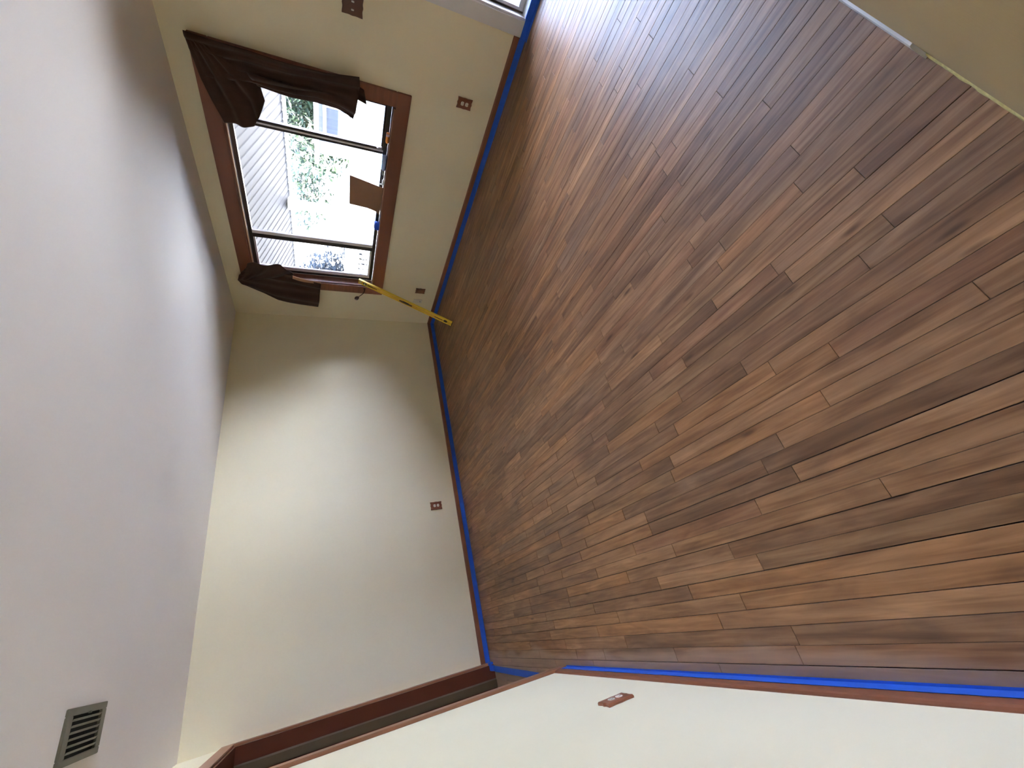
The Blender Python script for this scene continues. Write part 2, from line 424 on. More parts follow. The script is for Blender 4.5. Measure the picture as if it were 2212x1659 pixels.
sub(boxes('weather_strip', [((-.120, DY1 - .019, 0), (-.108, DY1 - .016, DZ1 - .016))], mat('grey_door_strip', srgb(120, 104, 92), .5)), d1)

# ------------------------------------------------------------------ window_1
w1 = struct(empty('window_1', (W, (WY0 + WY1) / 2, WZ0)), 'wide three-part sliding window in brown casing')
CW = .114
def wsub(o): return sub(o, w1)
cy0, cy1, cz0, cz1 = WY0 - CW, WY1 + CW, WZ0 - CW, WZ1 + CW
wsub(boxes('casing', [((W - .02, cy0, WZ1 - .004), (W, cy1, cz1))], WOODTRIM_H, None, .004))
wsub(boxes('casing', [((W - .02, cy0, cz0), (W, cy1, WZ0 + .004))], WOODTRIM_H, None, .004))
wsub(boxes('casing', [((W - .02, cy0, WZ0 + .004), (W, WY0 + .004, WZ1 - .004))], WOODTRIM, None, .004))
wsub(boxes('casing', [((W - .02, WY1 - .004, WZ0 + .004), (W, cy1, WZ1 - .004))], WOODTRIM, None, .004))
JX = W + .095
wsub(boxes('reveal', [((W, WY0, WZ1 - .014), (JX, WY1, WZ1)), ((W, WY0, WZ0), (JX, WY0 + .014, WZ1 - .014)),
                      ((W, WY1 - .014, WZ0), (JX, WY1, WZ1 - .014))], WOODTRIM))
wsub(boxes('sill', [((W - .026, WY0 + .014, WZ0), (JX, WY1 - .014, WZ0 + .014))], WOODTRIM_H, None, .003))
tan = mat('painted_lit_edge', srgb(214, 180, 140), .5, .05, 10)  # bright line of light along the bead, put into the colour
wsub(boxes('stop_bead', [((W + .004, WY0 + .014, WZ1 - .022), (W + .014, WY1 - .014, WZ1 - .014)),
                         ((W - .0215, WY0 + .01, WZ0 + .014), (W - .018, WY1 - .01, WZ0 + .0165))], tan))
FX0, FX1 = JX, W + .135
fy0, fy1, fz0, fz1 = WY0 + .014, WY1 - .014, WZ0 + .014, WZ1 - .014
wsub(boxes('frame', [((FX0, fy0, fz0), (FX1, fy1, fz0 + .036)), ((FX0, fy0, fz1 - .034), (FX1, fy1, fz1)),
                     ((FX0, fy0, fz0 + .036), (FX1, fy0 + .036, fz1 - .034)), ((FX0, fy1 - .03, fz0 + .036), (FX1, fy1, fz1 - .034))], BRONZE, None, .002))
gz0, gz1 = fz0 + .036, fz1 - .034
YA, YB = -2.335, -1.215      # the two meeting rails
# near mullion: dark stile with a bright aluminium lip; far mullion the other way round
m1 = wsub(boxes('mullion', [((FX0 + .002, YA - .030, gz0), (FX1, YA - .003, gz1)), ((FX0 + .012, YA + .004, gz0), (FX1, YA + .034, gz1))], BRONZE, None, .002))
m2 = wsub(boxes('mullion', [((FX0 + .002, YB + .036, gz0), (FX1, YB + .066, gz1)), ((FX0 + .002, YB + .070, gz0), (FX1, YB + .092, gz1))], BRONZE, None, .002))
wsub(boxes('mullion_lip', [((FX0 - .004, YA - .010, gz0), (FX0 + .014, YA + .004, gz1))], SASHM, None, .001))
wsub(boxes('mullion_lip', [((FX0 - .006, YB - .002, gz0), (FX0 + .016, YB + .036, gz1))], SASHM, None, .002))
# far sliding sash: aluminium frame
sy0, sy1 = YB + .092, fy1 - .03
sx0, sx1 = FX0 + .006, FX0 + .028
sash = wsub(boxes('sash', [((sx0, sy1 - .045, gz0), (sx1, sy1, gz1)), ((sx0, sy0, gz0), (sx1, sy1 - .045, gz0 + .020)),
                   ((sx0, sy0, gz1 - .018), (sx1, sy1 - .045, gz1))], SASHM, None, .002))
wsub(boxes('sash', [((sx0 - .008, sy1 - .028, gz0), (sx0 + .001, sy1 - .014, gz1))], SASHM, None, .001))
sash2y0, sash2y1 = fy0 + .036, YA - .030
wsub(boxes('sash', [((sx0, sash2y0, gz0), (sx1, sash2y0 + .022, gz1)), ((sx0, sash2y0 + .022, gz0), (sx1, sash2y1, gz0 + .020)),
                    ((sx0, sash2y0 + .022, gz1 - .018), (sx1, sash2y1, gz1))], BRONZE, None, .002))
def pane(y0, y1, x): return wsub(boxes('pane', [((x, y0, gz0 + .001), (x + .003, y1, gz1 - .001))], GLASS))
pane(sash2y0 + .02, sash2y1, sx0 + .010); pane(YA + .034, YB - .002, FX0 + .026); pane(sy0, sy1 - .045, sx0 + .010)
lt = wsub(boxes('latch', [((FX0 - .020, YA - .045, gz0 + .012), (FX0 + .004, YA - .018, gz0 + .052)),
                     ((FX0 - .030, YA - .040, gz0 + .044), (FX0 - .008, YA - .026, gz0 + .060))], ALU, None, .003))

# ------------------------------------------------------------------ patio door (door_2)
d2 = struct(empty('door_2', (W, (PY0 + PY1) / 2, 0)), 'white cased glazed patio door at the near end of the window wall')
def dsub(o): return sub(o, d2)
for (a, b) in (((W, PY1 - .006, 0.0), (W - .016, PY1 + .100, PZ1 + .10)), ((W, PY0 - .07, 0.0), (W - .016, PY0 + .006, PZ1 + .10)),
               ((W, PY0 + .006, PZ1 - .006), (W - .016, PY1 - .006, PZ1 + .10))):
    dsub(boxes('casing', [(a, b)], WHITE, None, .003))
dsub(boxes('casing_bead', [((W - .016, PY1 - .006, .0), (W - .024, PY1 + .030, PZ1))], WHITE, None, .003))
dsub(boxes('jamb', [((W, PY1 - .018, 0), (W + .10, PY1, PZ1)), ((W, PY0, 0), (W + .10, PY0 + .018, PZ1)), ((W, PY0 + .018, PZ1 - .018), (W + .10, PY1 - .018, PZ1))], WHITE))
dsub(boxes('threshold', [((W - .012, PY0 + .018, -.02), (W + .14, PY1 - .018, .050))], WHITE, None, .004))
ly0, ly1 = PY0 + .020, PY1 - .020
leaf = dsub(boxes('door_leaf', [((W + .085, ly1 - .028, .051), (W + .125, ly1, PZ1 - .022)), ((W + .085, ly0, .051), (W + .125, ly0 + .05, PZ1 - .022)),
                       ((W + .085, ly0 + .05, .051), (W + .125, ly1 - .028, .090)), ((W + .085, ly0 + .05, PZ1 - .09), (W + .125, ly1 - .028, PZ1 - .022))], WHITE, None, .003))
dsub(boxes('weather_strip', [((W + .074, ly1 - .010, .051), (W + .085, ly1, PZ1 - .022))], mat('dark_weather_strip', srgb(70, 58, 44), .8), None))
dsub(boxes('pane', [((W + .100, ly0 + .05, .090), (W + .104, ly1 - .028, PZ1 - .09))], GLASS))

# ------------------------------------------------------------------ blue masking tape
def tape(name, bx, label):
    return tag(boxes(name, bx, TAPE, None), label, 'tape')
tt = .0014
tape('tape_strip', [((.02, -.0135, .001), (W - .0135, -.0135 - tt, .047)), ((.02, -.0135, .0006), (W - .0135, -.026, .0016))], 'long blue masking tape strip along the back wall baseboard')
tape('tape_strip', [((W - .0135, -3.54, .001), (W - .0135 - tt, -.016, .047)), ((W - .0135, -3.54, .0006), (W - .026, -.028, .0016)),
                    ((W - .0185, -4.50, .0006), (W - .062, -3.542, .0022)), ((W - .0245, -4.50, .001), (W - .0262, -3.542, .048)), ((W - .0120, -4.48, .046), (W - .0262, -3.67, .0512))],
     'blue masking tape under the window running on past the patio door')
tape('tape_strip', [((.0135, -D + .012, .001), (.0135 + tt, -1.64, .044)), ((.0135, -D + .012, .0006), (.022, -1.64, .0016))], 'blue masking tape along the baseboard below the white left wall')
# short piece across the doorway, curling up at the jamb
def curl():
    bm = bmesh.new(); path = [(-.062, .0012, -1.24), (-.052, .0012, -.9), (-.044, .0012, -.5), (-.036, .0015, -.16), (-.030, .006, -.122), (-.026, .022, -.119), (-.018, .046, -.1185)]
    prev = None
    for (x, z, y) in path:
        c = [bm.verts.new((x - .024, y, z)), bm.verts.new((x + .024, y, z)), bm.verts.new((x + .024, y - .0006, z + .0012)), bm.verts.new((x - .024, y - .0006, z + .0012))]
        if prev:
            for k in range(4): bm.faces.new((prev[k], prev[(k + 1) % 4], c[(k + 1) % 4], c[k]))
        else: bm.faces.new(c)
        prev = c
    bm.faces.new(prev[::-1]); bmesh.ops.recalc_face_normals(bm, faces=bm.faces[:])
    me = bpy.data.meshes.new('m'); bm.to_mesh(me); bm.free()
    return link('tape_strip', me, TAPE)
tag(curl(), 'short blue masking tape across the doorway floor, curling up at the jamb', 'tape')
tag(boxes('tape_strip', [((-.001, -.030, .001), (.0205, -.105, .05))], TAPE, None, .001), 'small blue tape wrap around the foot of the far door casing', 'tape')

# ------------------------------------------------------------------ outlet and switch plates (wavy-edged wood)
def wavy_outline(w_, h_, n=14, amp=.006):
    pts = []
    def edge(ax, ay, bx, by, nx, ny):
        for i in range(n):
            t = i / n
            s = -amp * math.sin(math.pi * t) ** 2 + amp * 1.1 * math.exp(-((t - .5) / .12) ** 2)
            pts.append((ax + (bx - ax) * t + nx * s, ay + (by - ay) * t + ny * s))
    a, b = w_ / 2, h_ / 2
    edge(-a, -b, a, -b, 0, -1); edge(a, -b, a, b, .6, 0); edge(a, b, -a, b, 0, 1); edge(-a, b, -a, -b, -.6, 0)
    return pts

def plate_mesh(w_, h_, th):
    bm = bmesh.new(); o = wavy_outline(w_, h_); lo = []; mi = []; hi = []
    for (x, z) in o:
        lo.append(bm.verts.new((x, 0, z))); mi.append(bm.verts.new((x, -th * .6, z))); hi.append(bm.verts.new((x * .93, -th, z * .95)))
    n = len(o)
    for A, B in ((lo, mi), (mi, hi)):
        for i in range(n): bm.faces.new((A[i], A[(i + 1) % n], B[(i + 1) % n], B[i]))
    bm.faces.new(hi); bm.faces.new(lo[::-1]); bmesh.ops.recalc_face_normals(bm, faces=bm.faces[:])
    me = bpy.data.meshes.new('m'); bm.to_mesh(me); bm.free(); return me

def disc_mesh(r, th, flat=.8, seg=28):
    bm = bmesh.new(); A = []; B = []
    for i in range(seg):
        a = 2 * math.pi * i / seg
        z = max(-r * flat, min(r * flat, r * math.sin(a)))
        A.append(bm.verts.new((r * math.cos(a), 0, z))); B.append(bm.verts.new((r * math.cos(a) * .95, -th, z * .95)))
    for i in range(seg): bm.faces.new((A[i], A[(i + 1) % seg], B[(i + 1) % seg], B[i]))
    bm.faces.new(B); bm.faces.new(A[::-1]); bmesh.ops.recalc_face_normals(bm, faces=bm.faces[:])
    me = bpy.data.meshes.new('m'); bm.to_mesh(me); bm.free(); return me

# local frame: plate in XZ, facing -Y
def outlet(loc, rz, label, sock=SOCKET, wd=.088, ht=.128, platem=PLATE):
    e = tag(empty('wall_outlet', loc, rz), label, 'outlet', None)
    link('cover_plate', plate_mesh(wd, ht, .012), platem, e)
    for dz in (-.0195, .0195):
        s = link('socket', disc_mesh(.0165, .003), sock, e); s.location = (0, -.0118, dz)
        sl = boxes('slot', [((-.0075, -.0034, -.002), (-.0055, -.0028, .006)), ((.0055, -.0034, -.002), (.0075, -.0028, .006)), ((-.002, -.0034, -.010), (.002, -.0028, -.006))], SLOT, s)
    boxes('screw', [((-.002, -.0128, -.002), (.002, -.0118, .002))], SLOT, e)
    return e
R90 = math.radians(90)
outlet((1.598, -.0005, .318), 0, 'brown wavy wood outlet with white sockets on the back wall')
outlet((W - .0005, -2.972, .341), R90 * 3 + 0, 'brown wavy wood outlet below the near end of the window')
outlet((W - .0005, -.652, .308), R90 * 3, 'brown wooden outlet with brown sockets near the back corner', sock=mat('tan_socket', srgb(150, 112, 88), .5, .03, 10), wd=.084, ht=.122,
       platem=mat('light_brown_plate', srgb(132, 98, 72), .5, .08, 20))
outlet((.0005, -2.715, .345), R90, 'brown wooden outlet with white sockets on the white left wall', platem=mat('reddish_plate_wood', srgb(150, 94, 68), .4, .1, 20))
# the rotations above turn the plate's -Y front towards the room
sw = tag(empty('light_switch', (W - .0005, -3.368, 1.262), R90 * 3), 'dark brown wooden double switch plate high on the window wall', 'switch')
link('cover_plate', plate_mesh(.118, .138, .011), mat('dark_plate_wood', srgb(92, 54, 36), .45, .12, 20), sw)
for dx in (-.023, .023):
    boxes('toggle', [((dx - .004, -.020, -.009), (dx + .004, -.010, .009))], SOCKET, sw, .0015)
cp = tag(empty('cable_plate', (W - .0005, -.455, .309), R90 * 3), 'small wall-coloured cable plate beside the brown corner outlet', 'cable plate')
boxes('cover_plate', [((-.036, -.005, -.058), (.036, 0, .058))], mat('painted_plate', srgb(214, 210, 196), .5, .02, 8), cp, .002)
lathe('cable_jack', [(.006, 0), (.006, .008), (.004, .010)], ALU, cp, Matrix.Translation((0, -.005, -.030)) @ Matrix.Rotation(R90, 4, 'X'), 14)

# ------------------------------------------------------------------ ceiling vent
vt = tag(empty('ceiling_vent', (.382, -1.668, H)), 'grey louvred air vent in the white ceiling', 'vent')
vx0, vx1, vy0, vy1 = -.098, .102, -.207, .170
ox0, ox1, oy0, oy1 = -.072, .074, -.160, .122
boxes('frame', [((vx0, vy0, -.012), (ox0, vy1, 0)), ((ox1, vy0, -.012), (vx1, vy1, 0)), ((ox0, vy0, -.012), (ox1, oy0, 0)), ((ox0, oy1, -.012), (ox1, vy1, 0))], VENTM, vt, .002)
boxes('duct', [((ox0, oy0, -.0015), (ox1, oy1, -.0005))], VOID, vt)
n = 6
for i in range(n):
    xc = ox0 + (i + .75) * (ox1 - ox0) / (n + .5)
    Mx = Matrix.Translation((xc, 0, -.010)) @ Matrix.Rotation(math.radians(38), 4, 'Y')
    boxes('louvre', [((-.0055, oy0 + .002, -.0007), (.0055, oy1 - .002, .0007))], VENTM, vt, 0, Mx)
boxes('damper_lever', [((ox1 - .004, -.02, -.020), (ox1 + .004, -.012, -.010))], VENTM, vt)

# ------------------------------------------------------------------ curtains
def resample(poly, n):
    P = [Vector(p) for p in poly]; L = [0]
    for a, b in zip(P, P[1:]): L.append(L[-1] + (b - a).length)
    out_ = []
    for i in range(n + 1):
        t = L[-1] * i / n; k = 0
        while k < len(L) - 2 and L[k + 1] < t: k += 1
        u = (t - L[k]) / max(1e-9, L[k + 1] - L[k]); out_.append(P[k].lerp(P[k + 1], u))
    return out_

def coons(name, top, bottom, left, right, depth, nu, nv, parent, material=FABRIC, thick=.004):
    """curves in (y, z); top & bottom run left->right, left & right run top->bottom. depth(u,v) -> distance off the wall"""
    Tp, B, Lf, Rt = resample(top, nu), resample(bottom, nu), resample(left, nv), resample(right, nv)
    bm = bmesh.new(); g = []
    for j in range(nv + 1):
        v = j / nv; row = []
        for i in range(nu + 1):
            u = i / nu
            p = Tp[i] * (1 - v) + B[i] * v + Lf[j] * (1 - u) + Rt[j] * u - (Tp[0] * (1 - u) * (1 - v) + Tp[-1] * u * (1 - v) + B[0] * (1 - u) * v + B[-1] * u * v)
            row.append(bm.verts.new((W - depth(u, v), p[0], p[1])))
        g.append(row)
    for j in range(nv):
        for i in range(nu): bm.faces.new((g[j][i], g[j][i + 1], g[j + 1][i + 1], g[j + 1][i]))
    me = bpy.data.meshes.new('m'); bm.to_mesh(me); bm.free()
    o = smooth(link(name, me, material, None)); sub(o, parent)
    s = o.modifiers.new('thick', 'SOLIDIFY'); s.thickness = thick; s.offset = 0
    return o

c1 = tag(empty('curtain', (W - .06, -2.75, 2.28)), 'dark brown swag curtain over the near end of the window', 'curtain')
# gathered swag fanning out from the top corner over the casing
coons('swag', top=[(-2.90, 2.295), (-2.66, 2.25), (-2.50, 2.20), (-2.375, 2.155)],
      bottom=[(-2.90, 2.20), (-2.79, 2.02), (-2.71, 1.885), (-2.60, 1.862)],
      left=[(-2.90, 2.295), (-2.90, 2.20)], right=[(-2.375, 2.155), (-2.385, 2.05), (-2.41, 1.95), (-2.50, 1.905), (-2.60, 1.862)],
      depth=lambda u, v: .040 + .012 + .045 * u ** .6 * math.sin(math.pi * (.12 + .8 * v)) + .020 * math.sin(v * 15 + 2.5 * u) * (.25 + u) * .7 + .004 * math.sin(v * 31 + 5 * u),
      nu=40, nv=56, parent=c1)
coons('tail', top=[(-2.930, 2.298), (-2.80, 2.28), (-2.66, 2.20)], bottom=[(-2.985, 1.200), (-2.915, 1.190), (-2.80, 1.205), (-2.645, 1.228)],
      left=[(-2.930, 2.298), (-2.928, 2.1), (-2.935, 1.93), (-2.93, 1.70), (-2.945, 1.45), (-2.985, 1.200)],
      right=[(-2.66, 2.20), (-2.71, 1.92), (-2.695, 1.78), (-2.70, 1.63), (-2.72, 1.50), (-2.695, 1.34), (-2.645, 1.228)],
      depth=lambda u, v: .052 + .035 * v + .028 * math.sin(u * 8.5 + 1.5 * v + .4) * (.35 + .65 * v) + .010 * math.sin(u * 23 + 3 * v) + .05 * max(0, .5 - abs(u - .45)) * v,
      nu=40, nv=50, parent=c1)
coons('fold', top=[(-2.80, 1.95), (-2.705, 1.90)], bottom=[(-2.80, 1.215), (-2.652, 1.222)],
      left=[(-2.80, 1.95), (-2.80, 1.6), (-2.82, 1.40), (-2.80, 1.215)],
      right=[(-2.705, 1.90), (-2.69, 1.7), (-2.70, 1.5), (-2.688, 1.35), (-2.652, 1.222)],
      depth=lambda u, v: .115 - .050 * u + .01 * math.sin(u * 6 + v * 5), nu=12, nv=30, parent=c1)
coons('liner', top=[(-2.90, 1.23), (-2.80, 1.24)], bottom=[(-2.87, 1.155), (-2.77, 1.13)],
      left=[(-2.90, 1.23), (-2.87, 1.155)], right=[(-2.80, 1.24), (-2.77, 1.13)], depth=lambda u, v: .035 + .01 * math.sin(u * 7), nu=8, nv=6, parent=c1)

c2 = tag(empty('curtain', (W - .06, -.65, 2.30)), 'dark brown swag curtain over the far end of the window', 'curtain')
coons('tail', top=[(-.80, 2.235), (-.70, 2.30), (-.60, 2.33), (-.53, 2.25)], bottom=[(-.725, 1.490), (-.60, 1.500), (-.45, 1.51), (-.275, 1.530)],
      left=[(-.80, 2.235), (-.83, 2.0), (-.80, 1.76), (-.755, 1.62), (-.725, 1.490)],
      right=[(-.53, 2.25), (-.50, 2.19), (-.45, 2.09), (-.36, 1.955), (-.33, 1.85), (-.30, 1.70), (-.275, 1.530)],
      depth=lambda u, v: .050 + .04 * v + .026 * math.sin(u * 9.0 + 1.2 * v) * (.3 + .7 * v) + .008 * math.sin(u * 25 + 4 * v), nu=40, nv=48, parent=c2)
coons('swag', top=[(-.64, 2.31), (-.78, 2.235), (-.93, 2.19)], bottom=[(-.66, 2.20), (-.72, 1.95), (-.80, 1.765)],
      left=[(-.64, 2.31), (-.66, 2.20)], right=[(-.93, 2.19), (-.965, 2.02), (-.97, 1.88), (-.90, 1.80), (-.80, 1.765)],
      depth=lambda u, v: .075 + .055 * u ** .6 * math.sin(math.pi * (.15 + .75 * v)) + .020 * math.sin(v * 15 + 2 * u + 1) * (.3 + .7 * u), nu=36, nv=48, parent=c2)
HIGHLIGHT = mat('painted_fold_highlight', srgb(168, 124, 92), .85, .08, 18, bump=.3, bscale=200)  # lighter tan paints the highlight on the window-facing fold
tag(coons('fold_highlight', top=[(-.815, 1.775), (-.77, 1.78)], bottom=[(-.738, 1.492), (-.700, 1.495)], left=[(-.815, 1.775), (-.775, 1.63), (-.738, 1.492)], right=[(-.77, 1.78), (-.735, 1.63), (-.700, 1.495)],
      depth=lambda u, v: .108 + .01 * math.sin(v * 5), nu=6, nv=16, parent=c2, material=HIGHLIGHT), 'tan strip painting the highlight on the curtain fold')

# curtain tieback hook on the far casing
hk = tag(empty('tieback_hook', (W - .02, -.60, 1.02)), 'dark metal hook with oval knob beside the top of the yellow level', 'hook')
sub(tube('stem', [(W - .018, -.615, 1.00), (W - .045, -.610, 1.00), (W - .075, -.595, 1.012), (W - .092, -.570, 1.045), (W - .098, -.540, 1.075)], [.006, .0045, .0045, .0045, .004], IRON), hk)
kM = Matrix.Translation((W - .100, -.525, 1.088)) @ Matrix.Rotation(math.radians(-48), 4, 'X')
sub(lathe('knob', [(.004, -.032), (.014, -.024), (.022, -.008), (.0235, .004), (.019, .018), (.010, .028), (.003, .031)], IRON, None, kM, 20), hk)
sub(lathe('backplate', [(.014, 0), (.014, .003), (.008, .005)], IRON, None, Matrix.Translation((W - .0205, -.615, 1.00)) @ Matrix.Rotation(-R90, 4, 'Y'), 18), hk)

# ------------------------------------------------------------------ yellow spirit level leaning on the sill
P0 = Vector((3.613, -.800, .0)); P1 = Vector((4.214, -.782, 1.058))
Lx = (P1 - P0).normalized(); Wy = (Vector((0, 1, 0)) - Lx * Lx.y).normalized(); Nn = Lx.cross(Wy).normalized()
if Nn.x > 0: Nn = -Nn
LEN = (P1 - P0).length
lv = empty('spirit_level', P0)
Mo = Matrix((Lx, Wy, Nn)).transposed().to_4x4(); Mo.translation = P0 + Nn * .0125 + Vector((0, 0, .012))
lv.matrix_world = Mo
tag(lv, 'long yellow spirit level leaning from the floor against the window corner', 'spirit level')
hw = .031
web = [((.045, -hw + .006, -.004), (LEN - .045, hw - .006, .004))]
boxes('body', web + [((0, -hw + .004, -.0105), (.05, hw - .004, .0105)), ((LEN - .05, -hw + .004, -.0105), (LEN, hw - .004, .0105)),
                     ((LEN * .5 - .09, -hw + .004, -.0085), (LEN * .5 - .035, hw - .004, .0085)), ((LEN * .5 + .035, -hw + .004, -.0085), (LEN * .5 + .09, hw - .004, .0085)),
                     ((.10, -hw + .004, -.007), (.26, hw - .004, .007)), ((LEN - .26, -hw + .004, -.007), (LEN - .10, hw - .004, .007))], YELLOW, lv, .0012)
boxes('rail', [((0, -hw, -.0125), (LEN, -hw + .006, .0125))], YELLOWTOP, lv, .001)
boxes('rail', [((0, hw - .006, -.0125), (LEN, hw, .0125))], YELLOWTOP, lv, .001)
def oval(name, cx, cy, a, b, z0, z1, m_, parent, sq=1.0):
    bm = bmesh.new(); lo = []; hi = []; seg = 24
    for i in range(seg):
        t = 2 * math.pi * i / seg
        x = cx + a * math.copysign(abs(math.cos(t)) ** sq, math.cos(t)); y = cy + b * math.copysign(abs(math.sin(t)) ** sq, math.sin(t))
        lo.append(bm.verts.new((x, y, z0))); hi.append(bm.verts.new((x, y, z1)))
    bm.faces.new(lo[::-1]); bm.faces.new(hi)
    for i in range(seg): bm.faces.new((lo[i], lo[(i + 1) % seg], hi[(i + 1) % seg], hi[i]))
    bmesh.ops.recalc_face_normals(bm, faces=bm.faces[:])
    me = bpy.data.meshes.new('m'); bm.to_mesh(me); bm.free(); return link(name, me, m_, parent)
oval('hand_slot', LEN * .5, 0.006, .085, .013, -.0090, .0092, BLACKP, lv, .6)
oval('vial_window', .085, 0, .024, .017, -.0100, .0108, BLACKP, lv)
vv = oval('vial_window', LEN - .080, 0, .022, .014, -.0100, .0108, BLACKP, lv)
oval('vial', LEN - .080, 0, .008, .012, .0108, .0125, VIAL, vv)
oval('label_panel', .175, 0.004, .055, .005, .007, .0078, BLACKP, lv, .4)
oval('label_panel', LEN - .175, 0.004, .060, .006, .007, .0078, BLACKP, lv, .4)
boxes('end_cap', [((-.004, -hw + .001, -.0120), (.003, hw - .001, .0120))], BLACKP, lv)
boxes('end_slot', [((LEN - .040, -.018, .0100), (LEN - .012, -.008, .0112)), ((LEN - .040, .003, .0100), (LEN - .012, .012, .0112))], VIAL, lv)

# ------------------------------------------------------------------ things on the window sill
SZ = WZ0 + .014
def card():
    bm = bmesh.new(); pts = []
    ys = [(-2.04, 1.225), (-1.725, 1.215), (-1.722, 1.04), (-1.70, .955), (-1.665, .918), (-1.99, SZ + .001)]
    n = len(ys); A = []; B = []
    for (y, z) in ys:
        t = (z - SZ) / .32
        x = W + .052 + .030 * t
        A.append(bm.verts.new((x, y, z))); B.append(bm.verts.new((x + .005, y, z)))
    bm.faces.new(A); bm.faces.new(B[::-1])
    for i in range(n): bm.faces.new((A[i], A[(i + 1) % n], B[(i + 1) % n], B[i]))
    bmesh.ops.recalc_face_normals(bm, faces=bm.faces[:])
    me = bpy.data.meshes.new('m'); bm.to_mesh(me); bm.free(); return link('cardboard_sheet', me, CARD)
tag(card(), 'brown cardboard piece standing on the window sill against the glass', 'cardboard')

tr = empty('tape_roll', (W + .045, -1.535, SZ)); tag(tr, 'bright blue roll of masking tape lying on the window sill', 'tape roll')
def ring(name, r0, r1, h, m_, parent):
    bm = bmesh.new(); seg = 32; q = []
    for i in range(seg):
        a = 2 * math.pi * i / seg; c, s = math.cos(a), math.sin(a)
        q.append([bm.verts.new((r * c, r * s, z)) for (r, z) in ((r0, 0), (r1, 0), (r1, h), (r0, h))])
    for i in range(seg):
        a, b = q[i], q[(i + 1) % seg]
        for k in range(4): bm.faces.new((a[k], b[k], b[(k + 1) % 4], a[(k + 1) % 4]))
    bmesh.ops.recalc_face_normals(bm, faces=bm.faces[:])
    me = bpy.data.meshes.new('m'); bm.to_mesh(me); bm.free(); return link(name, me, m_, parent)
ring('tape_wind', .036, .047, .048, mat('bright_blue_tape', srgb(40, 100, 236), .5, .04, 20), tr)
ring('cardboard_core', .033, .036, .048, CARD, tr)

def lying_bottle(name, loc, r, L, m_body, m_cap, label, cat):
    e = tag(empty(name, loc), label, cat)
    Mx = Matrix.Rotation(-R90, 4, 'X'); Mx.translation = (0, 0, r)
    lathe('bottle_body', [(r * .8, 0), (r, .004), (r, L * .62), (r * .8, L * .70), (r * .45, L * .76)], m_body, e, Mx, 20)
    lathe('cap', [(r * .5, L * .76), (r * .5, L * .94), (r * .28, L)], m_cap, e, Mx, 16)
    return e
b1 = lying_bottle('glue_bottle', (W + .040, -2.545, SZ), .016, .125, ORANGE, BLACKP, 'small orange and pink bottle lying on the sill beside the window latch', 'bottle')
lb = lathe('label_band', [(.0164, .004), (.0164, .030)], PINKP, b1, Matrix.Translation((0, 0, .016)) @ Matrix.Rotation(-R90, 4, 'X'), 20)
b2 = lying_bottle('plastic_bottle', (W + .045, -2.33, SZ), .020, .20, BLUEP, mat('olive_cap', srgb(150, 152, 128), .5), 'pale blue plastic bottle lying on the sill between latch and cardboard', 'bottle')
tag(boxes('plastic_clip', [((W + .01, -2.10, SZ), (W + .030, -2.055, SZ + .022)), ((W + .012, -2.055, SZ), (W + .026, -2.045, SZ + .040))], SOCKET, None, .003), 'small white plastic clip on the sill next to the cardboard', 'clip')

# ------------------------------------------------------------------ outside
GROUND = mat('sunlit_dry_ground', srgb(214, 213, 210), .9, .08, 2)
struct(boxes('ground', [((W + T, -14, -.30), (40, 22, -.12))], GROUND), 'dry sunlit ground outside')
PATIO = mat('grey_deck_boards', srgb(86, 84, 82), .85, .05, 3)
struct(boxes('deck', [((W + T, -8, -.12), (6.35, 9, -.03))], PATIO), 'grey deck outside the window')
# ribbed porch roof sloping down away from the house
def porch():
    bm = bmesh.new(); x0, x1 = W + T, 6.62; z0 = 2.60; sl = -.30; th = .02
    prof = []; y = -3.35; k = 0
    pitch = .115
    while y < 8.6:
        prof += [(y, 0), (y + pitch * .70, 0), (y + pitch * .78, .007), (y + pitch * .93, .007)]; y += pitch
    def P(x, yy, dz): return (x, yy, z0 + sl * (x - x0) + dz)
    a = [bm.verts.new(P(x0, q[0], q[1])) for q in prof]; b = [bm.verts.new(P(x1, q[0], q[1])) for q in prof]
    for i in range(len(prof) - 1): bm.faces.new((a[i], a[i + 1], b[i + 1], b[i]))
    c = [bm.verts.new(P(x0, prof[0][0], .05)), bm.verts.new(P(x0, prof[-1][0], .05)), bm.verts.new(P(x1, prof[-1][0], .05)), bm.verts.new(P(x1, prof[0][0], .05))]
    bm.faces.new(c)
    me = bpy.data.meshes.new('m'); bm.to_mesh(me); bm.free()
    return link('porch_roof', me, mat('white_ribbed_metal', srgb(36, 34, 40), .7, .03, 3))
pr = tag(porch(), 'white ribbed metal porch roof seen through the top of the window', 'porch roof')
zf = 2.60 - .30 * (6.62 - W - T)
sub(boxes('fascia', [((6.60, -3.36, zf - .035), (6.64, 8.62, zf + .07))], mat('pale_fascia', srgb(222, 226, 226), .5)), pr)
pt = tag(boxes('porch_post', [((6.46, -.02, -.03), (6.56, .08, zf + .03)), ((6.44, -.04, -.03), (6.58, .10, .05)), ((6.44, -.04, zf - .02), (6.58, .10, zf + .03))], mat('white_post_paint', srgb(232, 232, 232), .5), None, .004),
         'white square post holding up the porch roof', 'post')
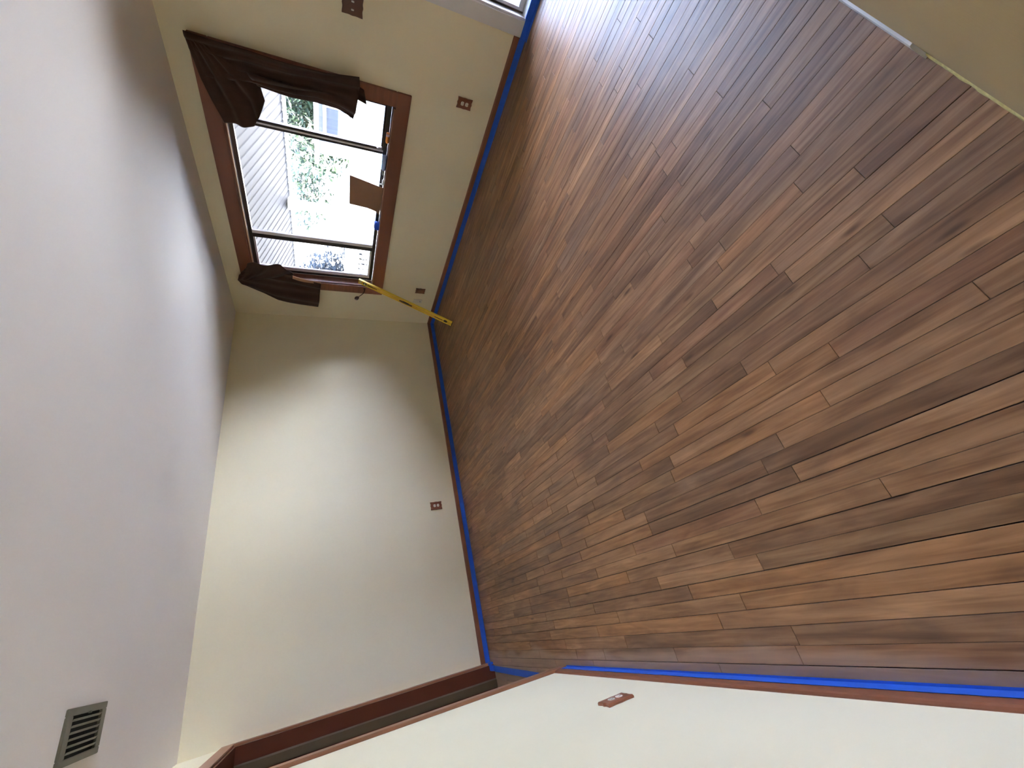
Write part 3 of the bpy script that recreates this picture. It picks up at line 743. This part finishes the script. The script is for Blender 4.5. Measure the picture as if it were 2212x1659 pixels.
# railing
rl = tag(empty('deck_railing', (6.35, 0, -.03)), 'white wooden railing with balusters outside the window', 'railing')
RW = mat('white_railing_paint', srgb(236, 236, 234), .5, .03, 5)
sub(boxes('top_rail', [((6.27, -3.2, 1.085), (6.43, 6.5, 1.125)), ((6.33, -3.2, .90), (6.37, 6.5, 1.085))], RW, None, .004), rl)
sub(boxes('bottom_rail', [((6.33, -3.2, .05), (6.37, 6.5, .11))], RW, None, .004), rl)
me_b = mesh_boxes([((-.012, -.028, 0), (.012, .028, .80))], .003)
yy = -2.9
cnt = 0
while cnt < 62:
    o = link('baluster', me_b, None if me_b.materials else RW, None); o.location = (6.345, yy, .105); sub_l = o.location.copy()
    o.parent = rl; o.location = Vector((6.345, yy, .105)) - Vector(rl.location); yy += .115; cnt += 1

# white shed with a blue-grey window
sh = tag(empty('garden_shed', (10.2, -.4, -.12)), 'low grey shed with a blue window behind the railing', 'shed')
sub(boxes('shed_wall', [((9.5, -2.6, -.12), (9.56, -.03, 1.55)), ((9.5, .56, -.12), (9.56, .95, 1.55)), ((9.5, -.03, -.12), (9.56, .56, 1.06)), ((9.5, -.03, 1.41), (9.56, .56, 1.55)),
                        ((9.56, -2.6, -.12), (11.2, -2.54, 1.55)), ((9.56, .89, -.12), (11.2, .95, 1.55)), ((11.14, -2.54, -.12), (11.2, .89, 1.55))], mat('grey_siding', srgb(66, 70, 80), .6)), sh)
sub(boxes('window_frame', [((9.47, -.09, 1.00), (9.5, -.03, 1.47)), ((9.47, .56, 1.00), (9.5, .62, 1.47)), ((9.47, -.03, 1.41), (9.5, .56, 1.47)), ((9.47, -.03, 1.00), (9.5, .56, 1.06))], RW), sh)
sub(boxes('window_glass', [((9.52, -.03, 1.06), (9.53, .56, 1.41))], mat('blue_glass', srgb(12, 20, 38), .6, .05, 5)), sh)
sub(prism('shed_roof', [(9.35, 1.55), (11.35, 1.50), (11.35, 1.58), (9.35, 1.63)], 1, -2.8, 1.1, mat('grey_roofing', srgb(120, 122, 130), .8)), sh)
# fix prism axis order: pts are (x, z) extruded along y

# trees and shrubs beyond
def foliage_mesh(cx, cy, cz, rx, ry, rz, n, s, seed):
    rnd = random.Random(seed); bm = bmesh.new()
    lobes = [(rnd.uniform(-.55, .55), rnd.uniform(-.55, .55), rnd.uniform(-.5, .5), rnd.uniform(.35, .6)) for _ in range(11)]
    for _ in range(n):
        l = rnd.choice(lobes)
        d = Vector((rnd.gauss(0, 1), rnd.gauss(0, 1), rnd.gauss(0, 1))).normalized() * l[3] * rnd.uniform(.55, 1)
        c = Vector((cx + rx * (l[0] + d.x), cy + ry * (l[1] + d.y), cz + rz * (l[2] + d.z)))
        a = Vector((rnd.gauss(0, 1), rnd.gauss(0, 1), rnd.gauss(0, 1))).normalized(); b = a.orthogonal().normalized()
        sc = s * rnd.uniform(.6, 1.3)
        v = [bm.verts.new(c + a * sc), bm.verts.new(c + b * sc * .45), bm.verts.new(c - a * sc), bm.verts.new(c - b * sc * .45)]
        bm.faces.new(v)
    me = bpy.data.meshes.new('m'); bm.to_mesh(me); bm.free(); return me
LEAF1 = mat('sunlit_green_leaves', srgb(28, 44, 22), .6, .35, 3)
LEAF2 = mat('painted_shade_leaves', srgb(9, 13, 17), .6, .35, 3)  # near-black tone paints the shade into these leaves
BARK = mat('grey_brown_bark', srgb(150, 134, 120), .9, .2, 6, (1, 1, .2))
def tree(name, x, y, h, r, tr, leaf, label, n=2600, s=.10, seed=1, cz=None, flat=1.0):
    e = tag(empty(name, (x, y, -.12)), label, 'tree' if 'tree' in name else 'shrub')
    tube('trunk', [(0, 0, 0), (.06, .03, h * .3), (-.05, .08, h * .6), (.02, .02, h * .9)], [tr, tr * .85, tr * .7, tr * .35], BARK, e)
    tag(link('foliage', foliage_mesh(0, 0, cz if cz else h * .72, r, r, r * .8 * flat, n, s, seed), leaf, e))
    return e
tree('garden_tree', 13.4, 2.4, 4.4, 1.75, .16, LEAF1, 'green leafy tree rising behind the low grey shed', 9000, .10, 3, 1.9, 1.2)
tree('garden_tree', 15.2, 6.1, 4.2, 1.25, .10, LEAF1, 'sparse light green tree near the middle of the window view', 1500, .10, 5, 2.2)
tree('garden_tree', 12.9, 8.7, 4.6, 1.9, .18, LEAF2, 'tree with shade painted into its leaves at the far end of the window view', 7000, .11, 8, 1.9, 1.3)
tree('garden_shrub', 8.3, 2.75, 1.35, .36, .04, LEAF2, 'narrow dark shrub just beyond the middle of the railing', 2200, .045, 15, .95, 1.3)
# distant garden wall closing the view
struct(boxes('wall_neighbour', [((18, 2.0, -.12), (18.3, 26, 4.0))], mat('pale_grey_stucco', srgb(120, 120, 120), .8, .03, 1)), 'pale sunlit wall far behind the trees')

# added out-of-view pale blue block that bounces bluish light through the patio door
nh = struct(prism('wall_added_bounce', [(7.2, -10.6), (15.6, -2.2), (19.0, -5.6), (10.6, -14.0)], 2, -.12, 6.2, mat('pale_blue_bounce_paint', srgb(200, 208, 234), .7, .03, 1, (1, 1, 6))), 'added unseen pale blue wall bouncing light through the patio door')
